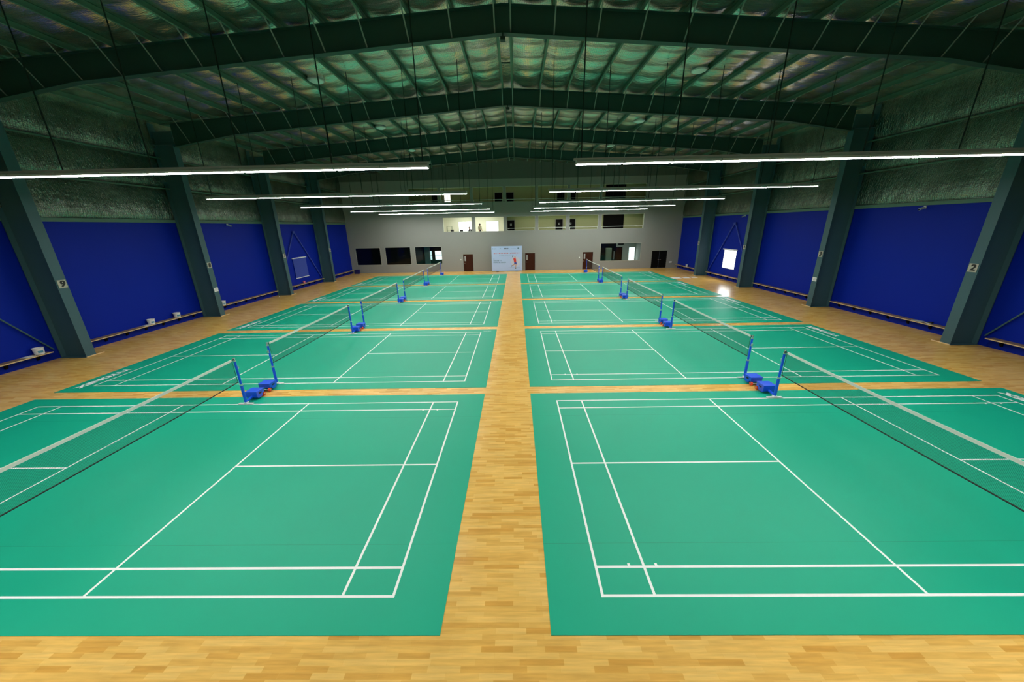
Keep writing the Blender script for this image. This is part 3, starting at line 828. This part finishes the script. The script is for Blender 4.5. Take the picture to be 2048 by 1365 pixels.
bucket(-19.80, 13.30, 'white plastic tub on the left bench just before the number 8 column')
bucket(-19.80, 16.75, 'white plastic tub on the left bench just past the number 8 column')
bucket(-19.80, 26.45, 'small pink tub on the left bench below the blind', 'pink_plastic', .11, .2, False)
bucket(19.80, 34.3, 'small white tub on the right bench near the far wall', 'white_plastic', .13, .24, False)
for (y, lab) in ((6.55, 'pale folded cloth beside the nearest white tub on the left bench'), (11.4, 'pale folded cloth beside the tub midway along the left bench')):
    e = MB().box(-.13, .13, -.16, .16, 0, .022, .008).build('folded_cloth', 'tape_white'); e.location = (-19.78, y, .436); tag(e, lab, 'cloth')
e = MB().box(-.12, .12, -.22, .22, 0, .03, .01).build('folded_towel', 'cloth_grey'); e.location = (19.79, 9.95, .436); tag(e, 'pale folded towel on the right bench before the number 2 column', 'towel')
e = empty('sports_shoe', (19.79, 9.5, .436), 'dark shoe lying beside the pale towel on the right bench', 'shoe')
MB().box(-.05, .05, -.14, .14, 0, .025, .01).build('sole', 'white_plastic', e)
MB().prism([(-.14, .024), (.14, .024), (.14, .05), (.04, .07), (-.02, .10), (-.14, .11)], 'x', -.045, .045).build('upper', 'black_rubber', e)
# shuttlecock on the floor
e = empty('shuttlecock', (-19.35, 21.9, 0.0), 'tiny white shuttlecock on the floor below the left bench', 'shuttlecock')
b = MB()
b.lathe([(.034, .0), (.012, .062), (.011, .062), (.032, .0)], seg=16); b.build('feather_skirt', 'white_plastic', e, True)
MB().lathe([(0.0, .060), (.0125, .060), (.0125, .072), (.008, .082), (0, .085)], seg=14).build('cork_head', 'cork', e, True)
# cctv
for (sx, y, lab) in ((-1, 19.1, 'white wall camera at the top of the left blue wall'), (1, 11.45, 'white wall camera above the right bench between columns 2 and 3'), (1, 25.35, 'white wall camera above the bright window on the right wall')):
    e = empty('security_camera', (sx * 19.92, y, 5.68), lab, 'camera')
    MB().box(*sorted((sx * .08, sx * .02)), -.05, .05, -.06, .06, .01).build('mount_plate', 'white_plastic', e)
    MB().tube((sx * .04, 0, 0), (-sx * .08, 0, -.04), .02, seg=10).build('bracket_arm', 'white_plastic', e, True)
    MB().tube((-sx * .02, 0, -.03), (-sx * .26, -.06, -.10), .05, seg=16).build('camera_body', 'white_plastic', e, True)
    MB().tube((-sx * .26, -.06, -.10), (-sx * .275, -.063, -.104), .038, seg=16).build('lens', 'black_paint', e, True)
# white boards on the floor by the right edge of the last court
for i, (x0, x1, y0, y1, lab) in enumerate(((15.80, 16.62, 28.25, 29.15, 'white sheet lying on the floor right beside the farthest right mat'), (16.90, 17.52, 28.35, 29.15, 'white sheet on the floor, middle one of three'), (17.78, 18.3, 28.5, 29.15, 'white sheet on the floor, closest to the right wall'))):
    e = MB().box(-(x1 - x0) / 2, (x1 - x0) / 2, -(y1 - y0) / 2, (y1 - y0) / 2, 0, .012, .002).build('white_sheet', 'white_plastic'); e.location = ((x0 + x1) / 2, (y0 + y1) / 2, 0)
    e.rotation_euler = (0, 0, (-.03, .04, -.02)[i]); tag(e, lab, 'sheet', 'white sheets on the floor')
# dark blue box in the left corner
e = empty('storage_box', (-19.2, 36.75, 0), 'dark blue box in the far left corner at the end of the bench', 'box')
MB().box(-.26, .26, -.2, .2, 0, .44, .01).build('body', 'dark_blue', e); MB().box(-.28, .28, -.22, .22, .44, .48, .008).build('lid', 'dark_blue', e)
# wall switches
for x, z, lab in ((-6.45, 1.42, 'small white wall switch left of the leftmost brown door'), (8.02, 1.44, 'small white wall switch left of the rightmost brown door')):
    e = empty('wall_switch', (x, YF - .001, z), lab, 'switch')
    MB().box(-.06, .06, -.012, 0, -.06, .06, .003).build('plate', 'white_plastic', e); MB().box(-.02, .02, -.018, -.012, -.03, .03, .003).build('rocker', 'white_plastic', e)
e = empty('wall_socket_box', (19.12, YF - .001, .68), 'white electrical box on the far wall right of the black double door', 'socket')
MB().box(-.14, .14, -.05, 0, -.09, .09, .008).build('casing', 'white_plastic', e); MB().box(-.10, .10, -.055, -.05, -.04, .04, .003).build('socket_face', 'cloth_grey', e)

# ------------------------------------------------------------------ event backdrop board
e = empty('backdrop_board', (-0.8, 36.6, 0), 'pale blue printed backdrop board with a player picture in front of the grey wall', 'banner')
bd = MB().box(-1.83, 1.83, -.03, .03, .06, 2.97, .004).build('panel', 'poster_blue', e)
for sx in (-1.15, 1.15):
    MB().box(sx - .16, sx + .16, -.25, .25, 0, .06, .01).build('foot', 'black_rubber', e)
random.seed(11)
def words(x0, x1, z, h, mat, gap=.05, name='print_line', y=-.0335, lo=.07, hi=.22):
    b = MB(); x = x0
    while x < x1 - .04:
        w = min(random.uniform(lo, hi), x1 - x)
        n = max(1, int(w / (h * .75)))
        for i in range(n):
            cx = x + w * i / n; cw = w / n * .72; hh = h * random.choice((1, .8, 1))
            b.box(cx, cx + cw, y, -.0305, z, z + hh)
        x += w + gap
    return b.build(name, mat, bd)
words(-1.72, -1.25, 2.62, .10, 'ink_slate', .02); words(-.80, -.70, 2.64, .10, 'ink_slate'); words(-.30, .28, 2.60, .14, 'ink_black', .03, lo=.12, hi=.16)
words(.50, 1.15, 2.62, .05, 'ink_slate', .03); MB().tube((1.38, -.034, 2.68), (1.38, -.0305, 2.68), .10, seg=20).build('round_emblem', 'ink_slate', bd)
words(-1.55, -1.15, 2.08, .13, 'ink_red', .04); words(-1.08, 1.55, 2.09, .11, 'ink_red', .06)
words(-.9, 1.2, 1.90, .05, 'ink_slate', .05)
words(-1.62, -1.5, 1.45, .06, 'ink_slate'); words(-1.62, -.60, 1.22, .10, 'ink_slate', .05); words(-1.62, -.05, 1.03, .11, 'ink_slate', .04); words(-1.62, -.3, .88, .05, 'ink_slate', .04)
MB().tube((1.05, -.0325, 1.15), (1.05, -.0305, 1.15), .56, seg=40).build('pale_disc', 'disc_pale', bd)
pl = MB().prism([(.86, 1.05), (1.13, 1.05), (1.10, 1.45), (.98, 1.58), (.78, 1.50), (.80, 1.38)], 'y', -.036, -.0328).build('player_shirt', 'shirt_red', bd)
MB().prism([(.88, 1.06), (1.14, 1.06), (1.18, .82), (1.04, .80), (1.0, .92), (.94, .80), (.86, .86)], 'y', -.0365, -.0328).build('player_shorts', 'shorts_blue', bd)
b = MB(); b.prism([(1.04, .82), (1.13, .82), (1.08, .40), (1.02, .40)], 'y', -.0355, -.0328); b.prism([(.88, .86), (.95, .80), (.66, .64), (.60, .70)], 'y', -.0355, -.0328)
b.prism([(.80, 1.42), (.86, 1.48), (.74, 1.72), (.68, 1.68)], 'y', -.0355, -.0328); b.tube((.97, -.0360, 1.66), (.97, -.0328, 1.66), .085, seg=18); b.build('player_skin', 'skin', bd)
b = MB(); b.prism([(1.0, .42), (1.09, .42), (1.10, .30), (.98, .30)], 'y', -.036, -.0328); b.prism([(.60, .72), (.66, .62), (.56, .56), (.52, .62)], 'y', -.036, -.0328); b.build('player_shoes', 'ink_black', bd)
b = MB(); b.tube((.70, -.0355, 1.78), (.70, -.0328, 1.78), .07, seg=16); b.build('player_racket', 'ink_black', bd)
words(.2, 1.6, .42, .03, 'ink_slate', .03)

# ------------------------------------------------------------------ office things on the middle floor
def office_chair(x, y, rz, label):
    e = empty('office_chair', (x, y, 3.9), label, 'chair', rz=rz)
    MB().box(-.24, .24, -.23, .23, .44, .50, .025).build('seat', 'cloth_dark', e, True)
    MB().box(-.22, .22, .20, .26, .58, 1.05, .025).build('backrest', 'cloth_dark', e, True)
    MB().box(-.03, .03, .22, .27, .46, .62).build('back_support', 'black_rubber', e)
    MB().tube((0, 0, .1), (0, 0, .44), .025, seg=10).build('gas_column', 'black_rubber', e, True)
    for i in range(5):
        a = i * 2 * PI / 5; MB().beam((0, 0, .1), (.28 * math.cos(a), .28 * math.sin(a), .06), .035, .03).build('leg', 'black_rubber', e)
    return e
office_chair(-7.35, 38.35, .7, 'black office chair, left one behind the leftmost lit opening')
office_chair(-6.45, 38.5, -.3, 'black office chair, middle of the leftmost lit opening')
office_chair(-5.25, 38.75, PI, 'black office chair under the seated person upstairs')
e = empty('metal_rack', (-7.95, 39.3, 3.9), 'brown open metal rack in the lit office on the middle floor', 'rack')
for sx in (-.3, .3):
    for sy in (-.2, .2): MB().box(sx - .02, sx + .02, sy - .02, sy + .02, 0, 1.45).build('upright', 'cabinet_pale', e)
for z in (.3, .9, 1.42): MB().box(-.32, .32, -.22, .22, z, z + .03).build('shelf', 'cabinet_pale', e)

def person(name, loc, rz, label, joints, shirt, pants):
    """one continuous skinned body; joints: name -> (x,y,z), x right, -y forward"""
    J = joints
    me = bpy.data.meshes.new('body'); verts, edges, rad = [], [], []
    idx = {}
    def v(n, p, r): idx[n] = len(verts); verts.append(p); rad.append(r)
    R = dict(pelvis=.135, waist=.125, chest=.145, neck=.055, head=.085, crown=.075,
             sh=.065, el=.045, wr=.028, palm=.032, hip=.085, kn=.06, an=.038, toe=.035)
    for n in ('pelvis', 'waist', 'chest', 'neck', 'head', 'crown'): v(n, J[n], R[n])
    for a, c in (('pelvis', 'waist'), ('waist', 'chest'), ('chest', 'neck'), ('neck', 'head'), ('head', 'crown')): edges.append((idx[a], idx[c]))
    for s in 'lr':
        for n in ('sh', 'el', 'wr', 'palm', 'hip', 'kn', 'an', 'toe'): v(n + s, J[n + s], R[n])
        for a, c in (('chest', 'sh' + s), ('sh' + s, 'el' + s), ('el' + s, 'wr' + s), ('wr' + s, 'palm' + s), ('pelvis', 'hip' + s), ('hip' + s, 'kn' + s), ('kn' + s, 'an' + s), ('an' + s, 'toe' + s)): edges.append((idx[a], idx[c]))
        P = Vector(J['palm' + s]); W = Vector(J['wr' + s]); d = (P - W).normalized(); side = d.cross(Vector((0, 1, 0))).normalized() if abs(d.y) < .9 else d.cross(Vector((0, 0, 1))).normalized()
        for i, (o, l) in enumerate(((-.024, .060), (-.008, .068), (.008, .064), (.024, .050))):
            q = P + side * o + d * .025; m_ = q + d * l * .5; t = m_ + d * l * .4 + Vector((0, 0, -.012))
            v('f%s%da' % (s, i), q, .009); v('f%s%db' % (s, i), m_, .008); v('f%s%dc' % (s, i), t, .007)
            edges += [(idx['palm' + s], idx['f%s%da' % (s, i)]), (idx['f%s%da' % (s, i)], idx['f%s%db' % (s, i)]), (idx['f%s%db' % (s, i)], idx['f%s%dc' % (s, i)])]
        q = P + side * .035 - d * .01; t = q + side * .02 + d * .035
        v('t%sa' % s, q, .010); v('t%sb' % s, t, .008); edges += [(idx['wr' + s], idx['t%sa' % s]), (idx['t%sa' % s], idx['t%sb' % s])]
    me.from_pydata([tuple(p) for p in verts], [], []); me.edges.add(len(edges))
    for i, e_ in enumerate(edges): me.edges[i].vertices = e_
    me.update()
    ob = bpy.data.objects.new('body', me); COL.objects.link(ob)
    sk = ob.modifiers.new('skin', 'SKIN'); sk.use_smooth_shade = True
    lay = me.skin_vertices[0] if me.skin_vertices else None
    if lay is None:
        bm_ = bmesh.new(); bm_.from_mesh(me); bm_.verts.layers.skin.verify(); bm_.to_mesh(me); bm_.free(); lay = me.skin_vertices[0]
    for i, r in enumerate(rad): lay.data[i].radius = (r, r)
    lay.data[0].use_root = True
    ob.modifiers.new('sub', 'SUBSURF').levels = 1
    ob.modifiers['sub'].render_levels = 1
    dg = bpy.context.evaluated_depsgraph_get(); dg.update()
    m2 = bpy.data.meshes.new_from_object(ob.evaluated_get(dg)); bpy.data.objects.remove(ob)
    m2.materials.clear()
    for mt in ('skin', shirt, pants, 'black_rubber'): m2.materials.append(M[mt])
    ch, wa = Vector(J['chest']), Vector(J['pelvis'])
    for p in m2.polygons:
        c = p.center; p.use_smooth = True
        dl = {n: (Vector(J[n]) - c).length for n in J}
        n = min(dl, key=dl.get)
        if n in ('chest', 'waist', 'shl', 'shr', 'ell', 'elr'): p.material_index = 1
        elif n in ('pelvis', 'hipl', 'hipr', 'knl', 'knr'): p.material_index = 2
        elif n in ('anl', 'anr', 'toel', 'toer'): p.material_index = 3
    root = empty('person', loc, label, 'person', rz=rz)
    bo = bpy.data.objects.new('body', m2); COL.objects.link(bo); bo.parent = root
    H = Vector(J['head'])
    b = MB()
    for i in range(9):
        pass
    bmesh.ops.create_uvsphere(b.bm, u_segments=18, v_segments=12, radius=.112, matrix=Matrix.Translation(H + Vector((0, .022, .055))))
    for vv in list(b.bm.verts):
        l = vv.co - H
        if l.y < -.045 and l.z < .07: b.bm.verts.remove(vv)
    b.build('hair', 'cloth_dark', root, True)
    for s in (-1, 1):
        b = MB(); bmesh.ops.create_uvsphere(b.bm, u_segments=8, v_segments=6, radius=.011, matrix=Matrix.Translation(H + Vector((s * .032, -.083, .02)))); b.build('eye', 'ink_black', root, True)
        b = MB(); bmesh.ops.create_uvsphere(b.bm, u_segments=8, v_segments=6, radius=.02, matrix=Matrix.Translation(H + Vector((s * .088, .0, .0)))); b.build('ear', 'skin', root, True)
    MB().prism([(-.09, -.01), (-.112, -.022), (-.085, -.03), (-.08, .015)], 'x', -.010, .010).build('nose', 'skin', root).location = (H.x, H.y, H.z)
    MB().box(-.022, .022, -.086, -.078, -.052, -.045).build('mouth', 'ink_red', root).location = (H.x, H.y, H.z)
    return root
stand = dict(pelvis=(0, 0, .93), waist=(0, 0, 1.08), chest=(0, 0, 1.28), neck=(0, .005, 1.43), head=(0, -.01, 1.53), crown=(0, 0, 1.62),
             shl=(-.17, 0, 1.36), shr=(.17, 0, 1.36), ell=(-.22, .03, 1.10), elr=(.22, .03, 1.10), wrl=(-.20, -.12, .92), wrr=(.20, -.14, .95), palml=(-.19, -.17, .86), palmr=(.19, -.20, .90),
             hipl=(-.09, 0, .86), hipr=(.09, 0, .86), knl=(-.10, -.02, .48), knr=(.10, -.01, .48), anl=(-.10, .02, .09), anr=(.10, .02, .09), toel=(-.11, -.12, .045), toer=(.11, -.12, .045))
sit = dict(pelvis=(0, 0, .64), waist=(0, -.03, .74), chest=(0, -.10, .95), neck=(0, -.16, 1.09), head=(0, -.20, 1.18), crown=(0, -.20, 1.27),
           shl=(-.17, -.11, 1.02), shr=(.17, -.11, 1.02), ell=(-.22, -.22, .80), elr=(.22, -.22, .80), wrl=(-.14, -.42, .72), wrr=(.14, -.42, .72), palml=(-.13, -.49, .72), palmr=(.13, -.49, .72),
           hipl=(-.10, -.05, .57), hipr=(.10, -.05, .57), knl=(-.12, -.45, .56), knr=(.12, -.45, .56), anl=(-.12, -.45, .10), anr=(.12, -.45, .10), toel=(-.12, -.58, .045), toer=(.12, -.58, .045))
person('standing', (-4.05, 38.3, 3.9), .6, 'person in a beige top standing in the upstairs lit room', stand, 'cloth_beige', 'cloth_dark')
person('seated', (-5.25, 38.75, 3.9), -.9, 'person in a grey top seated in the leftmost lit opening upstairs', sit, 'cloth_grey', 'cloth_dark')

# ------------------------------------------------------------------ lights in the back rooms
def area(name, loc, sx, sy, energy, col, rot=(0, 0, 0)):
    l = bpy.data.lights.new(name, 'AREA'); l.shape = 'RECTANGLE'; l.size = sx; l.size_y = sy; l.energy = energy; l.color = col
    o = bpy.data.objects.new(name, l); COL.objects.link(o); o.location = loc; o.rotation_euler = rot
area('office_light', (-5.0, 39.0, 6.7), 5, 1.5, 80, (1, 1, .86))
area('middle_corridor_light', (7.5, 38.7, 6.7), 14, 1.0, 34, (1, 1, .72))
area('upper_corridor_light', (2, 38.7, 10.05), 24, 1.0, 14, (.95, 1, .62))
area('lobby_light', (13.0, 39.0, 3.42), 3, 1, 20, (1, 1, .9))

w = bpy.data.worlds.new('world'); sc.world = w; w.use_nodes = True
w.node_tree.nodes['Background'].inputs['Color'].default_value = (0.5, 0.6, 0.7, 1); w.node_tree.nodes['Background'].inputs['Strength'].default_value = 0.3

# ------------------------------------------------------------------ camera
cam = bpy.data.cameras.new('camera'); co = bpy.data.objects.new('camera', cam); COL.objects.link(co)
CP = (0.3525, -6.7808, 5.1688); yaw, pitch, roll, fpx = -0.0169, -0.3145, -0.0200, 703.68
cy, sy_ = math.cos(yaw), math.sin(yaw); cp, sp = math.cos(pitch), math.sin(pitch)
F = Vector((sy_ * cp, cy * cp, sp)); Rt = Vector((cy, -sy_, 0)); U = Rt.cross(F)
cr_, sr = math.cos(roll), math.sin(roll)
R2 = Rt * cr_ + U * sr; U2 = -Rt * sr + U * cr_
mat = Matrix((R2, U2, -F)).transposed().to_4x4(); mat.translation = Vector(CP)
co.matrix_world = mat
cam.sensor_fit = 'HORIZONTAL'; cam.sensor_width = 36.0; cam.lens = 36.0 * fpx / 2048.0; cam.clip_end = 200; cam.clip_start = 0.02
sc.camera = co
vs = sc.view_settings; vs.view_transform = 'Standard'; vs.look = 'None'; vs.gamma = 1.0; vs.use_curve_mapping = False; vs.exposure = 0.25
